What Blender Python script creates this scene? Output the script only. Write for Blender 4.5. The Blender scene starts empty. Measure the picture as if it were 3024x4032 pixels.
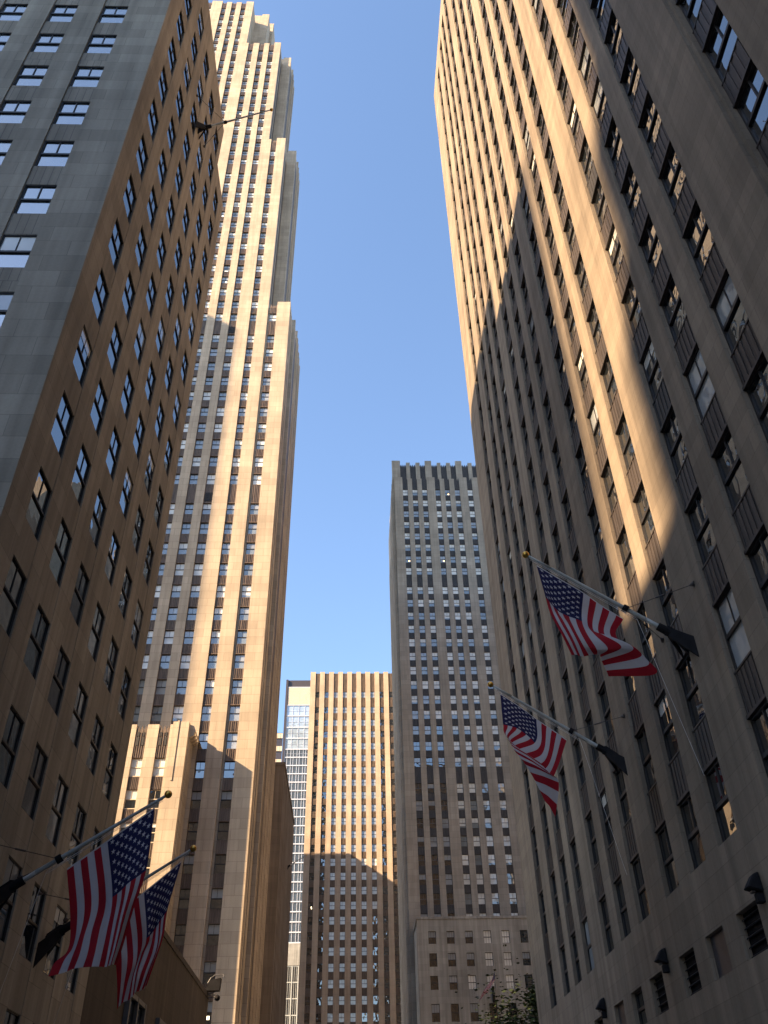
import bpy, bmesh, math, random
import numpy as np
from mathutils import Vector, Matrix

random.seed(7)
SC = bpy.context.scene
COL = SC.collection

# ------------------------------------------------------------------ camera
PITCH, ROLL, YAW = math.radians(38.625), math.radians(-1.36), math.radians(2.472)
F_PX, W_PX, H_PX = 3402.0, 3024.0, 4032.0
_f = Vector((math.sin(YAW) * math.cos(PITCH), math.cos(YAW) * math.cos(PITCH), math.sin(PITCH)))
_r = Vector((math.cos(YAW), -math.sin(YAW), 0))
_u = _r.cross(_f)
CR = _r * math.cos(ROLL) + _u * math.sin(ROLL)
CU = -_r * math.sin(ROLL) + _u * math.cos(ROLL)
CF = _f
cam_data = bpy.data.cameras.new('camera')
cam_data.sensor_fit = 'VERTICAL'
cam_data.sensor_height = 24.0
cam_data.lens = 24.0 * F_PX / H_PX
cam_data.clip_start = 0.1
cam_data.clip_end = 6000
cam = bpy.data.objects.new('camera', cam_data)
cam.matrix_world = Matrix(((CR.x, CU.x, -CF.x, 0), (CR.y, CU.y, -CF.y, 0), (CR.z, CU.z, -CF.z, 0), (0, 0, 0, 1)))
COL.objects.link(cam)
SC.camera = cam

# ------------------------------------------------------------------ sky, sun, exposure
SUN_TO = Vector((-2.2, -1.0, 1.42)).normalized()          # towards the sun
EL = math.asin(SUN_TO.z)
AZ = math.atan2(SUN_TO.x, SUN_TO.y)                       # clockwise from +Y
world = bpy.data.worlds.new('World')
SC.world = world
world.use_nodes = True
wn = world.node_tree.nodes
wl = world.node_tree.links
bg = wn['Background']
sky = wn.new('ShaderNodeTexSky')
sky.sky_type = 'NISHITA'
sky.sun_disc = False
sky.sun_elevation = EL
sky.sun_rotation = AZ
sky.altitude = 10
sky.air_density = 1.0
sky.dust_density = 0.7
sky.ozone_density = 2.2
wl.new(sky.outputs[0], bg.inputs[0])
bg.inputs[1].default_value = 0.11
sun_d = bpy.data.lights.new('sun', 'SUN')
sun_d.energy = 5.0
sun_d.angle = math.radians(0.6)
sun_d.color = (1.0, 0.70, 0.42)
sun = bpy.data.objects.new('sun', sun_d)
sun.rotation_euler = (-SUN_TO).to_track_quat('-Z', 'Y').to_euler()
sun.location = (0, -50, 300)
COL.objects.link(sun)
SC.view_settings.view_transform = 'Standard'
SC.view_settings.look = 'None'
SC.view_settings.gamma = 1.0
SC.view_settings.exposure = 1.86
SC.cycles.max_bounces = 8
SC.cycles.diffuse_bounces = 5
SC.cycles.glossy_bounces = 4

GZ = -1.7                                                   # ground below the eye

# ------------------------------------------------------------------ materials
def nmat(name):
    m = bpy.data.materials.new(name)
    m.use_nodes = True
    return m, m.node_tree.nodes, m.node_tree.links, m.node_tree.nodes['Principled BSDF']

def _wall_uv(n, l):
    """(horizontal run, height) of a wall that faces x or y, from the world position"""
    g = n.new('ShaderNodeNewGeometry')
    sp = n.new('ShaderNodeSeparateXYZ'); l.new(g.outputs['Position'], sp.inputs[0])
    sn = n.new('ShaderNodeSeparateXYZ'); l.new(g.outputs['True Normal'], sn.inputs[0])
    ab = n.new('ShaderNodeMath'); ab.operation = 'ABSOLUTE'; l.new(sn.outputs[0], ab.inputs[0])
    gt = n.new('ShaderNodeMath'); gt.operation = 'GREATER_THAN'; gt.inputs[1].default_value = 0.5; l.new(ab.outputs[0], gt.inputs[0])
    mx = n.new('ShaderNodeMix'); mx.data_type = 'FLOAT'
    l.new(gt.outputs[0], mx.inputs[0]); l.new(sp.outputs[0], mx.inputs[2]); l.new(sp.outputs[1], mx.inputs[3])
    cb = n.new('ShaderNodeCombineXYZ'); l.new(mx.outputs[0], cb.inputs[0]); l.new(sp.outputs[2], cb.inputs[1])
    return g, cb

def stone(name, c1, c2, mortar, bw=1.5, rh=0.9, rough=0.85, streak=0.35, joint=0.012):
    m, n, l, b = nmat(name)
    g, cb = _wall_uv(n, l)
    br = n.new('ShaderNodeTexBrick')
    l.new(cb.outputs[0], br.inputs['Vector'])
    br.inputs['Color1'].default_value = (*c1, 1)
    br.inputs['Color2'].default_value = (*c2, 1)
    br.inputs['Mortar'].default_value = (*mortar, 1)
    br.inputs['Scale'].default_value = 1.0
    br.inputs['Mortar Size'].default_value = joint
    br.inputs['Mortar Smooth'].default_value = 0.6
    br.inputs['Bias'].default_value = -0.2
    br.inputs['Brick Width'].default_value = bw
    br.inputs['Row Height'].default_value = rh
    # tooled vertical streaks and broad soiling
    mp = n.new('ShaderNodeMapping'); mp.inputs['Scale'].default_value = (1.6, 1.6, 0.07)
    l.new(g.outputs['Position'], mp.inputs[0])
    n1 = n.new('ShaderNodeTexNoise'); n1.inputs['Scale'].default_value = 1.3; n1.inputs['Detail'].default_value = 5
    l.new(mp.outputs[0], n1.inputs['Vector'])
    n2 = n.new('ShaderNodeTexNoise'); n2.inputs['Scale'].default_value = 0.16; n2.inputs['Detail'].default_value = 4
    l.new(g.outputs['Position'], n2.inputs['Vector'])
    n3 = n.new('ShaderNodeTexNoise'); n3.inputs['Scale'].default_value = 9.0; n3.inputs['Detail'].default_value = 3
    l.new(g.outputs['Position'], n3.inputs['Vector'])
    r1 = n.new('ShaderNodeMapRange'); r1.inputs[1].default_value = 0.3; r1.inputs[2].default_value = 0.75
    r1.inputs[3].default_value = 1 - streak; r1.inputs[4].default_value = 1.08; l.new(n1.outputs[0], r1.inputs[0])
    r2 = n.new('ShaderNodeMapRange'); r2.inputs[1].default_value = 0.25; r2.inputs[2].default_value = 0.75
    r2.inputs[3].default_value = 0.76; r2.inputs[4].default_value = 1.14; l.new(n2.outputs[0], r2.inputs[0])
    r3 = n.new('ShaderNodeMapRange'); r3.inputs[3].default_value = 0.9; r3.inputs[4].default_value = 1.1; l.new(n3.outputs[0], r3.inputs[0])
    m1 = n.new('ShaderNodeMath'); m1.operation = 'MULTIPLY'; l.new(r1.outputs[0], m1.inputs[0]); l.new(r2.outputs[0], m1.inputs[1])
    m2 = n.new('ShaderNodeMath'); m2.operation = 'MULTIPLY'; l.new(m1.outputs[0], m2.inputs[0]); l.new(r3.outputs[0], m2.inputs[1])
    vm = n.new('ShaderNodeVectorMath'); vm.operation = 'SCALE'
    l.new(br.outputs[0], vm.inputs[0]); l.new(m2.outputs[0], vm.inputs['Scale'])
    l.new(vm.outputs[0], b.inputs['Base Color'])
    b.inputs['Roughness'].default_value = rough
    b.inputs['Specular IOR Level'].default_value = 0.25
    bp = n.new('ShaderNodeBump'); bp.inputs['Strength'].default_value = 0.25; bp.inputs['Distance'].default_value = 0.02
    l.new(n3.outputs[0], bp.inputs['Height']); l.new(bp.outputs[0], b.inputs['Normal'])
    return m

def plain(name, c, rough=0.6, metal=0.0, spec=0.4, var=0.25, scale=3.0):
    m, n, l, b = nmat(name)
    g = n.new('ShaderNodeNewGeometry')
    t = n.new('ShaderNodeTexNoise'); t.inputs['Scale'].default_value = scale; t.inputs['Detail'].default_value = 4
    l.new(g.outputs['Position'], t.inputs['Vector'])
    r = n.new('ShaderNodeMapRange'); r.inputs[1].default_value = 0.25; r.inputs[2].default_value = 0.75
    r.inputs[3].default_value = 1 - var; r.inputs[4].default_value = 1 + var
    l.new(t.outputs[0], r.inputs[0])
    vm = n.new('ShaderNodeVectorMath'); vm.operation = 'SCALE'; vm.inputs[0].default_value = c
    l.new(r.outputs[0], vm.inputs['Scale']); l.new(vm.outputs[0], b.inputs['Base Color'])
    b.inputs['Roughness'].default_value = rough
    b.inputs['Metallic'].default_value = metal
    b.inputs['Specular IOR Level'].default_value = spec
    return m

def spandrel_mat(name, c):
    """weathered cast metal: vertical streaks"""
    m, n, l, b = nmat(name)
    g = n.new('ShaderNodeNewGeometry')
    mp = n.new('ShaderNodeMapping'); mp.inputs['Scale'].default_value = (5.0, 5.0, 0.35)
    l.new(g.outputs['Position'], mp.inputs[0])
    t = n.new('ShaderNodeTexNoise'); t.inputs['Scale'].default_value = 1.6; t.inputs['Detail'].default_value = 5
    l.new(mp.outputs[0], t.inputs['Vector'])
    r = n.new('ShaderNodeMapRange'); r.inputs[1].default_value = 0.3; r.inputs[2].default_value = 0.72
    r.inputs[3].default_value = 0.55; r.inputs[4].default_value = 1.45
    l.new(t.outputs[0], r.inputs[0])
    vm = n.new('ShaderNodeVectorMath'); vm.operation = 'SCALE'; vm.inputs[0].default_value = c
    l.new(r.outputs[0], vm.inputs['Scale']); l.new(vm.outputs[0], b.inputs['Base Color'])
    b.inputs['Roughness'].default_value = 0.55
    b.inputs['Specular IOR Level'].default_value = 0.35
    return m

def glass(name, c, ior=2.3, wob=0.02, rough=0.015):
    m, n, l, b = nmat(name)
    g = n.new('ShaderNodeNewGeometry')
    t = n.new('ShaderNodeTexNoise'); t.inputs['Scale'].default_value = 0.9; t.inputs['Detail'].default_value = 1
    l.new(g.outputs['Position'], t.inputs['Vector'])
    bp = n.new('ShaderNodeBump'); bp.inputs['Strength'].default_value = 1.0; bp.inputs['Distance'].default_value = wob
    l.new(t.outputs[0], bp.inputs['Height']); l.new(bp.outputs[0], b.inputs['Normal'])
    t2 = n.new('ShaderNodeTexNoise'); t2.inputs['Scale'].default_value = 0.45
    l.new(g.outputs['Position'], t2.inputs['Vector'])
    r = n.new('ShaderNodeMapRange'); r.inputs[3].default_value = 0.5; r.inputs[4].default_value = 1.5
    l.new(t2.outputs[0], r.inputs[0])
    vm = n.new('ShaderNodeVectorMath'); vm.operation = 'SCALE'; vm.inputs[0].default_value = c
    l.new(r.outputs[0], vm.inputs['Scale']); l.new(vm.outputs[0], b.inputs['Base Color'])
    b.inputs['Roughness'].default_value = rough
    b.inputs['IOR'].default_value = ior
    return m

def emit(name, c, s):
    m, n, l, b = nmat(name)
    b.inputs['Base Color'].default_value = (*c, 1)
    b.inputs['Emission Color'].default_value = (*c, 1)
    b.inputs['Emission Strength'].default_value = s
    return m

M = {}
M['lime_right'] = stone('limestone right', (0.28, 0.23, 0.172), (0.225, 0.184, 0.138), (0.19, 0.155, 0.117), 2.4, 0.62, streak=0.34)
M['lime_left'] = stone('limestone left', (0.40, 0.36, 0.295), (0.305, 0.275, 0.225), (0.22, 0.2, 0.165), 1.7, 0.95, streak=0.3)
M['lime_tower'] = stone('limestone tower', (0.50, 0.42, 0.315), (0.42, 0.35, 0.262), (0.33, 0.275, 0.21), 2.0, 1.2, streak=0.16, joint=0.03)
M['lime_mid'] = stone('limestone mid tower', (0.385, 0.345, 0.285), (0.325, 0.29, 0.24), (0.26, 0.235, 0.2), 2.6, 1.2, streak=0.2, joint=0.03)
M['lime_slab'] = stone('limestone far slab', (0.52, 0.425, 0.33), (0.47, 0.385, 0.30), (0.39, 0.32, 0.25), 3, 1.8, streak=0.12, joint=0.03)
M['stone_panel'] = stone('stone spandrel', (0.35, 0.315, 0.26), (0.31, 0.28, 0.23), (0.2, 0.18, 0.16), 0.34, 3.0, streak=0.35, joint=0.02)
M['side_panel'] = stone('smooth spandrel', (0.35, 0.315, 0.26), (0.315, 0.285, 0.235), (0.26, 0.235, 0.195), 3, 3.0, streak=0.35)
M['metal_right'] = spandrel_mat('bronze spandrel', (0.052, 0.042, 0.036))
M['metal_tower'] = spandrel_mat('aluminium spandrel', (0.135, 0.10, 0.075))
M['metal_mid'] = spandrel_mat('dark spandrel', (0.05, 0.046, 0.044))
M['metal_slab'] = spandrel_mat('brown spandrel', (0.19, 0.145, 0.11))
M['bronze'] = plain('dark bronze', (0.022, 0.02, 0.02), 0.5)
M['grey_frame'] = plain('grey window frame', (0.10, 0.10, 0.10), 0.5)
M['iron'] = plain('black iron', (0.012, 0.012, 0.014), 0.8, spec=0.15, var=0.4)
M['vent'] = plain('vent slats', (0.03, 0.028, 0.026), 0.6)
M['glass_a'] = glass('window glass', (0.012, 0.015, 0.018), 2.8)
M['glass_b'] = glass('window glass pale', (0.17, 0.20, 0.21), 2.2)
M['glass_side'] = glass('side window glass', (0.012, 0.015, 0.02), 3.2, wob=0.012)
M['glass_front'] = glass('sky glass', (0.09, 0.115, 0.13), 4.2, wob=0.008)
M['glass_cw'] = glass('curtain glass', (0.05, 0.08, 0.12), 3.2, wob=0.03)
M['blind'] = glass('blind behind glass', (0.66, 0.67, 0.63), 1.7)
M['blind_d'] = glass('drawn grey blind', (0.27, 0.30, 0.32), 2.1)
M['lamp'] = emit('ceiling lamp', (1.0, 0.62, 0.25), 1.6)
M['lampw'] = emit('office lamp', (1.0, 0.82, 0.5), 1.3)
M['pole'] = plain('pole paint', (0.36, 0.38, 0.36), 0.45, var=0.15)
M['gold'] = plain('gilded ball', (0.62, 0.38, 0.09), 0.3, metal=1.0, var=0.15, scale=8)
M['wire'] = plain('steel wire', (0.05, 0.045, 0.045), 0.5)
M['rope'] = plain('white halyard', (0.55, 0.53, 0.5), 0.8)
M['asphalt'] = plain('asphalt', (0.05, 0.05, 0.052), 0.9, scale=20)
M['paving'] = plain('paving', (0.25, 0.24, 0.22), 0.9, scale=6)
M['line'] = plain('road paint', (0.75, 0.73, 0.65), 0.7)
M['ground'] = plain('ground', (0.16, 0.15, 0.14), 0.95, scale=0.3)
M['bark'] = plain('bark', (0.08, 0.06, 0.045), 0.9, scale=12)
M['leaf'] = plain('leaf', (0.03, 0.045, 0.018), 0.85, spec=0.1, var=0.5, scale=1.6)
M['white_metal'] = plain('white metal', (0.5, 0.54, 0.6), 0.35, var=0.08)
M['dark_panel'] = plain('dark cladding', (0.05, 0.045, 0.05), 0.4)
M['beige_band'] = plain('beige band', (0.55, 0.46, 0.33), 0.7, var=0.1)
M['dark_band'] = glass('dark band', (0.05, 0.04, 0.035), 1.6)
M['lime_podium'] = stone('limestone podium', (0.36, 0.36, 0.33), (0.30, 0.30, 0.275), (0.24, 0.24, 0.22), 2.2, 1.0)
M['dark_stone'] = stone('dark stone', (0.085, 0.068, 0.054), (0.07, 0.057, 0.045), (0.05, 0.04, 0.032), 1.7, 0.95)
M['lime_annex'] = stone('limestone annex', (0.24, 0.20, 0.16), (0.21, 0.175, 0.14), (0.16, 0.135, 0.11), 2.4, 1.2)  # one even tone, darker than the skyscraper's limestone
M['cream_louvre'] = plain('cream louvre', (0.85, 0.76, 0.6), 0.6, var=0.05)
M['glass_pale'] = glass('pale curtain glass', (0.30, 0.38, 0.46), 2.6, wob=0.02)
M['caster'] = stone('plain masonry', (0.42, 0.37, 0.3), (0.38, 0.33, 0.27), (0.3, 0.26, 0.2), 2.4, 1.2)

def flag_mat():
    m, n, l, b = nmat('flag cloth')
    uv = n.new('ShaderNodeUVMap'); uv.uv_map = 'UVMap'
    sp = n.new('ShaderNodeSeparateXYZ'); l.new(uv.outputs[0], sp.inputs[0])
    H, L = sp.outputs[0], sp.outputs[1]                     # H: across the hoist from the canton end, L: along the fly
    def mth(op, a, c=None, d=None):
        q = n.new('ShaderNodeMath'); q.operation = op
        for i, v in enumerate((a, c, d)):
            if v is None: continue
            if isinstance(v, (int, float)): q.inputs[i].default_value = v
            else: l.new(v, q.inputs[i])
        return q.outputs[0]
    st = mth('MODULO', mth('MULTIPLY', H, 13.0), 2.0)
    red = mth('LESS_THAN', st, 1.0)
    canton = mth('MULTIPLY', mth('LESS_THAN', H, 7 / 13), mth('LESS_THAN', L, 0.40))
    U = mth('MULTIPLY', L, 12 / 0.40)
    V = mth('MULTIPLY', H, 10 / (7 / 13))
    def star(off):
        x = mth('SUBTRACT', mth('MODULO', mth('ADD', U, off), 2.0), 1.0)
        y = mth('SUBTRACT', mth('MODULO', mth('ADD', V, off), 2.0), 1.0)
        x = mth('MULTIPLY', x, 1.0)
        r = mth('SQRT', mth('ADD', mth('MULTIPLY', x, x), mth('MULTIPLY', y, y)))
        a = mth('ARCTAN2', x, mth('MULTIPLY', y, -1.0))
        s = 2 * math.pi / 5
        a = mth('ABSOLUTE', mth('SUBTRACT', mth('MODULO', mth('ADD', a, 5 * s + s / 2), s), s / 2))
        px = mth('MULTIPLY', r, mth('COSINE', a)); py = mth('MULTIPLY', r, mth('SINE', a))
        return mth('LESS_THAN', mth('ADD', px, mth('MULTIPLY', py, 3.078)), 0.56)
    sA = star(0.0)
    inB = mth('MULTIPLY', mth('MULTIPLY', mth('GREATER_THAN', U, 1.05), mth('LESS_THAN', U, 10.95)),
              mth('MULTIPLY', mth('GREATER_THAN', V, 1.05), mth('LESS_THAN', V, 8.95)))
    sB = mth('MULTIPLY', star(1.0), inB)
    stars = mth('MINIMUM', mth('ADD', sA, sB), 1.0)
    def mix(f, c0, c1):
        q = n.new('ShaderNodeMix'); q.data_type = 'RGBA'; l.new(f, q.inputs[0])
        for i, v in ((6, c0), (7, c1)):
            if isinstance(v, tuple): q.inputs[i].default_value = (*v, 1)
            else: l.new(v, q.inputs[i])
        return q.outputs[2]
    base = mix(red, (0.50, 0.49, 0.52), (0.33, 0.016, 0.028))
    blue = mix(stars, (0.02, 0.021, 0.075), (0.5, 0.5, 0.54))
    col = mix(canton, base, blue)
    col = mix(mth('LESS_THAN', L, 0.012), col, (0.5, 0.49, 0.5))
    # weave and small creases
    w = n.new('ShaderNodeTexNoise'); w.inputs['Scale'].default_value = 9; w.inputs['Detail'].default_value = 3
    l.new(uv.outputs[0], w.inputs['Vector'])
    bp = n.new('ShaderNodeBump'); bp.inputs['Strength'].default_value = 0.9; bp.inputs['Distance'].default_value = 0.06
    l.new(w.outputs[0], bp.inputs['Height'])
    l.new(bp.outputs[0], b.inputs['Normal'])
    l.new(col, b.inputs['Base Color'])
    b.inputs['Roughness'].default_value = 0.8
    b.inputs['Specular IOR Level'].default_value = 0.15
    tr = n.new('ShaderNodeBsdfTranslucent'); l.new(col, tr.inputs[0])
    ms = n.new('ShaderNodeMixShader'); ms.inputs[0].default_value = 0.3
    out = n['Material Output']
    l.new(b.outputs[0], ms.inputs[1]); l.new(tr.outputs[0], ms.inputs[2]); l.new(ms.outputs[0], out.inputs[0])
    return m
M['flag'] = flag_mat()

# ------------------------------------------------------------------ object helpers
def link(name, mesh, parent=None):
    o = bpy.data.objects.new(name, mesh)
    COL.objects.link(o)
    if parent is not None: o.parent = parent
    return o

def tag(o, label, cat, group=None, kind=None):
    if label: o['label'] = label
    if cat: o['category'] = cat
    if group: o['group'] = group
    if kind: o['kind'] = kind
    return o

def thing(name, label, cat, group=None, loc=(0, 0, 0)):
    o = link(name, None)
    o.location = loc
    return tag(o, label, cat, group)

def finish(bm, name, mats, parent=None, smooth=False):
    me = bpy.data.meshes.new(name)
    bmesh.ops.recalc_face_normals(bm, faces=bm.faces)
    bm.to_mesh(me); bm.free()
    for m in (mats if isinstance(mats, (list, tuple)) else [mats]): me.materials.append(m)
    if smooth:
        for p in me.polygons: p.use_smooth = True
    o = link(name, me, parent)
    if parent is not None and parent.type == 'EMPTY' and parent.location.length > 0:
        o.matrix_parent_inverse = Matrix.Translation(-Vector(parent.location))
    return o

def hexa(bm, pts, mi=0):
    v = [bm.verts.new(p) for p in pts]
    for f in ((0, 3, 2, 1), (4, 5, 6, 7), (0, 1, 5, 4), (1, 2, 6, 5), (2, 3, 7, 6), (3, 0, 4, 7)):
        bm.faces.new([v[i] for i in f]).material_index = mi
    return v

def box(bm, x0, x1, y0, y1, z0, z1, mi=0):
    return hexa(bm, [(x0, y0, z0), (x1, y0, z0), (x1, y1, z0), (x0, y1, z0), (x0, y0, z1), (x1, y0, z1), (x1, y1, z1), (x0, y1, z1)], mi)

def tube(bm, p0, p1, r0, r1=None, seg=10, mi=0, cap=True):
    r1 = r0 if r1 is None else r1
    p0, p1 = Vector(p0), Vector(p1)
    d = (p1 - p0).normalized()
    a = d.cross(Vector((0, 0, 1)) if abs(d.z) < 0.9 else Vector((1, 0, 0))).normalized()
    c = d.cross(a)
    ra = [bm.verts.new(p0 + (a * math.cos(t) + c * math.sin(t)) * r0) for t in [2 * math.pi * i / seg for i in range(seg)]]
    rb = [bm.verts.new(p1 + (a * math.cos(t) + c * math.sin(t)) * r1) for t in [2 * math.pi * i / seg for i in range(seg)]]
    for i in range(seg):
        bm.faces.new((ra[i], ra[(i + 1) % seg], rb[(i + 1) % seg], rb[i])).material_index = mi
    if cap:
        bm.faces.new(ra[::-1]).material_index = mi
        bm.faces.new(rb).material_index = mi

def pix(px, py, plane, val):
    """point of the plane x = val or y = val that the photograph shows at (px, py) of 3024 x 4032"""
    q = CR * ((px - 1512) / F_PX) - CU * ((py - 2016) / F_PX) + CF
    return q * (val / (q.x if plane == 'x' else q.y))

def project(p):
    p = Vector(p)
    d = p.dot(CF)
    if d < 0.1: return None
    return (1512 + F_PX * p.dot(CR) / d, 2016 - F_PX * p.dot(CU) / d, d)

LEFT_Y0, LEFT_Y1, LEFT_X = 20.0, 37.8, -10.3
RIGHT_X, RIGHT_Y1 = 10.7, 57.0

def seen(p):
    """rough test: inside the frame and not behind the two near buildings"""
    s = project(p)
    if s is None or not (-80 < s[0] < 3104 and -80 < s[1] < 4112): return False
    x, y, z = p
    if x < LEFT_X - 0.4 and y > LEFT_Y0 + 1:
        t = LEFT_X / x
        if t * y < LEFT_Y1 - 0.2 and t * z < 65: return False
    if x > RIGHT_X + 0.4 and y > 3:
        t = RIGHT_X / x
        if t * y < RIGHT_Y1 - 0.2 and t * z < 118: return False
    return True

# ------------------------------------------------------------------ facades
class Face:
    def __init__(self, kind, pos):
        self.kind, self.pos = kind, pos
        self.rot = {'-y': 0.0, '+x': math.pi / 2, '-x': -math.pi / 2}[kind]
    def P(self, u, z, d):
        if self.kind == '-y': return (u, self.pos - d, z)
        if self.kind == '+x': return (self.pos + d, u, z)
        return (self.pos - d, u, z)
    def box(self, bm, u0, u1, z0, z1, d0, d1, mi=0):
        P = self.P
        hexa(bm, [P(u0, z0, d0), P(u1, z0, d0), P(u1, z0, d1), P(u0, z0, d1), P(u0, z1, d0), P(u1, z1, d0), P(u1, z1, d1), P(u0, z1, d1)], mi)

_cache = {}
def pane_mesh(w, h, var, gl, lamp='lamp'):
    """glass of a double-hung window; var says how the blinds hang. Local: x across, z up, -y out."""
    key = ('pane', round(w, 2), round(h, 2), var, gl, lamp)
    if key in _cache: return _cache[key]
    bm = bmesh.new()
    hm = h * 0.5
    def q(z0, z1, mi, y=-0.03, x0=-w / 2, x1=w / 2):
        bm.faces.new([bm.verts.new(p) for p in ((x0, y, z0), (x1, y, z0), (x1, y, z1), (x0, y, z1))]).material_index = mi
    if var == 'open': q(0, h, 0)
    elif var == 'half': q(0, hm, 0); q(hm, h, 1, -0.045)
    elif var == 'quarter': q(0, h * 0.78, 0); q(h * 0.78, h, 1, -0.045)
    elif var == 'most': q(0, h * 0.22, 0); q(h * 0.22, hm, 1); q(hm, h, 1, -0.045)
    elif var == 'full': q(0, hm, 1); q(hm, h, 1, -0.045)
    elif var == 'grey': q(0, hm, 2); q(hm, h, 2, -0.045)
    elif var == 'greyhalf': q(0, hm, 0); q(hm, h, 2, -0.045)
    elif var == 'lamp':
        q(0, h, 0); q(h * 0.12, h * 0.2, 3, -0.036, -w * 0.28, w * 0.2)
    elif var == 'lampspot':
        q(0, hm, 0); q(hm, h, 2, -0.045); q(h * 0.2, h * 0.36, 3, -0.036, w * 0.05, w * 0.3)
    elif var == 'lampslant':
        q(0, h, 0)
        bm.faces.new([bm.verts.new(p) for p in ((w * 0.12, -0.036, h * 0.1), (w * 0.3, -0.036, h * 0.1), (w * 0.2, -0.036, h * 0.42), (w * 0.05, -0.036, h * 0.42))]).material_index = 3
    me = bpy.data.meshes.new('window')
    bm.to_mesh(me); bm.free()
    for k in (gl, 'blind', 'blind_d', lamp): me.materials.append(M[k])
    _cache[key] = me
    return me

def frame_mesh(w, h, mat, thin=1.0, muntins=1, sill=0.0, y_out=-0.09):
    key = ('frame', round(w, 2), round(h, 2), mat, thin, muntins, sill, y_out)
    if key in _cache: return _cache[key]
    bm = bmesh.new()
    a, hm = 0.055 * thin, h * 0.5
    box(bm, -w / 2, -w / 2 + a, y_out, -0.01, 0, h)
    box(bm, w / 2 - a, w / 2, y_out, -0.01, 0, h)
    box(bm, -w / 2 + a, w / 2 - a, y_out, -0.01, h - a, h)
    box(bm, -w / 2 + a, w / 2 - a, y_out, -0.01, 0, a)
    yo = max(y_out, -0.09)
    box(bm, -w / 2 + a, w / 2 - a, yo - 0.01, -0.01, hm - 0.05 * thin, hm + 0.05 * thin)
    for i in range(muntins):
        x = -w / 2 + w * (i + 1) / (muntins + 1)
        box(bm, x - 0.018 * thin, x + 0.018 * thin, yo + 0.015, -0.01, hm + 0.05 * thin, h - a)
        if muntins > 1: box(bm, x - 0.018 * thin, x + 0.018 * thin, yo + 0.015, -0.01, a, hm - 0.05 * thin)
    if sill: box(bm, -w / 2 + 0.004, w / 2 - 0.004, -sill, y_out - 0.004, -0.05, 0.06)
    bmesh.ops.recalc_face_normals(bm, faces=bm.faces)
    me = bpy.data.meshes.new('frame')
    bm.to_mesh(me); bm.free()
    me.materials.append(M[mat])
    _cache[key] = me
    return me

def spandrel_mesh(w, h, mat, style, t):
    key = ('sp', round(w, 2), round(h, 2), mat, style, t)
    if key in _cache: return _cache[key]
    bm = bmesh.new()
    if style == 'vent':
        box(bm, -w / 2, w / 2, -t * 0.4, 0.02, 0, h)
        k = max(4, int(h / 0.22))
        for i in range(k):
            z = (i + 0.2) * h / k
            hexa(bm, [(-w / 2 + .05, -t, z), (w / 2 - .05, -t, z), (w / 2 - .05, -t * .4, z + .06), (-w / 2 + .05, -t * .4, z + .06),
                      (-w / 2 + .05, -t, z + .03), (w / 2 - .05, -t, z + .03), (w / 2 - .05, -t * .4, z + .09), (-w / 2 + .05, -t * .4, z + .09)])
    else:
        box(bm, -w / 2, w / 2, -t, 0.02, 0, h)
        if style == 'ribs':
            for x, rw in ((-0.40, .05), (-0.18, .07), (0.0, .05), (0.18, .07), (0.40, .05)):
                box(bm, x * w - rw * w / 2, x * w + rw * w / 2, -t - 0.07, -t + 0.01, 0.10, h - 0.08)
            box(bm, -w / 2 + .01, w / 2 - .01, -t - 0.10, -t + 0.01, 0.0, 0.09)
            box(bm, -w / 2 + .01, w / 2 - .01, -t - 0.05, -t + 0.01, h - 0.07, h - 0.01)
        elif style == 'flutes':
            for x, rw in ((-0.43, .06), (-0.27, .1), (-0.09, .07), (0.09, .07), (0.27, .1), (0.43, .06)):
                box(bm, x * w - rw * w / 2, x * w + rw * w / 2, -t - 0.025, -t + 0.01, 0.12, h - 0.1)
            box(bm, -w / 2 + .01, w / 2 - .01, -t - 0.06, -t + 0.01, 0.0, 0.10)
            box(bm, -w / 2 + .01, w / 2 - .01, -t - 0.035, -t + 0.01, h - 0.07, h - 0.01)
        elif style == 'fine':
            for i in range(7):
                x = -w / 2 + w * (i + 0.5) / 7
                box(bm, x - w * 0.03, x + w * 0.03, -t - 0.06, -t + 0.01, 0.03, h - 0.03)
        elif style == 'crest':
            for i in range(5):
                x = -w / 2 + w * (i + 0.5) / 5
                box(bm, x - w * 0.045, x + w * 0.045, -t - 0.08, -t + 0.01, 0.03, h + 0.02)
            for i in range(3):
                x = -w / 2 + w * (i + 0.5) / 3
                a = w / 6 * 0.86
                pr = [(x - a, h), (x - a, h + .35), (x - a * .5, h + .62), (x, h + .95), (x + a * .5, h + .62), (x + a, h + .35), (x + a, h)]
                f0 = [bm.verts.new((p[0], -t - .05, p[1])) for p in pr]
                f1 = [bm.verts.new((p[0], -0.02, p[1])) for p in pr]
                bm.faces.new(f0); bm.faces.new(f1[::-1])
                for j in range(7): bm.faces.new((f0[j], f1[j], f1[(j + 1) % 7], f0[(j + 1) % 7]))
    bmesh.ops.recalc_face_normals(bm, faces=bm.faces)
    me = bpy.data.meshes.new('spandrel_panel')
    bm.to_mesh(me); bm.free()
    me.materials.append(M[mat])
    _cache[key] = me
    return me

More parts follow.
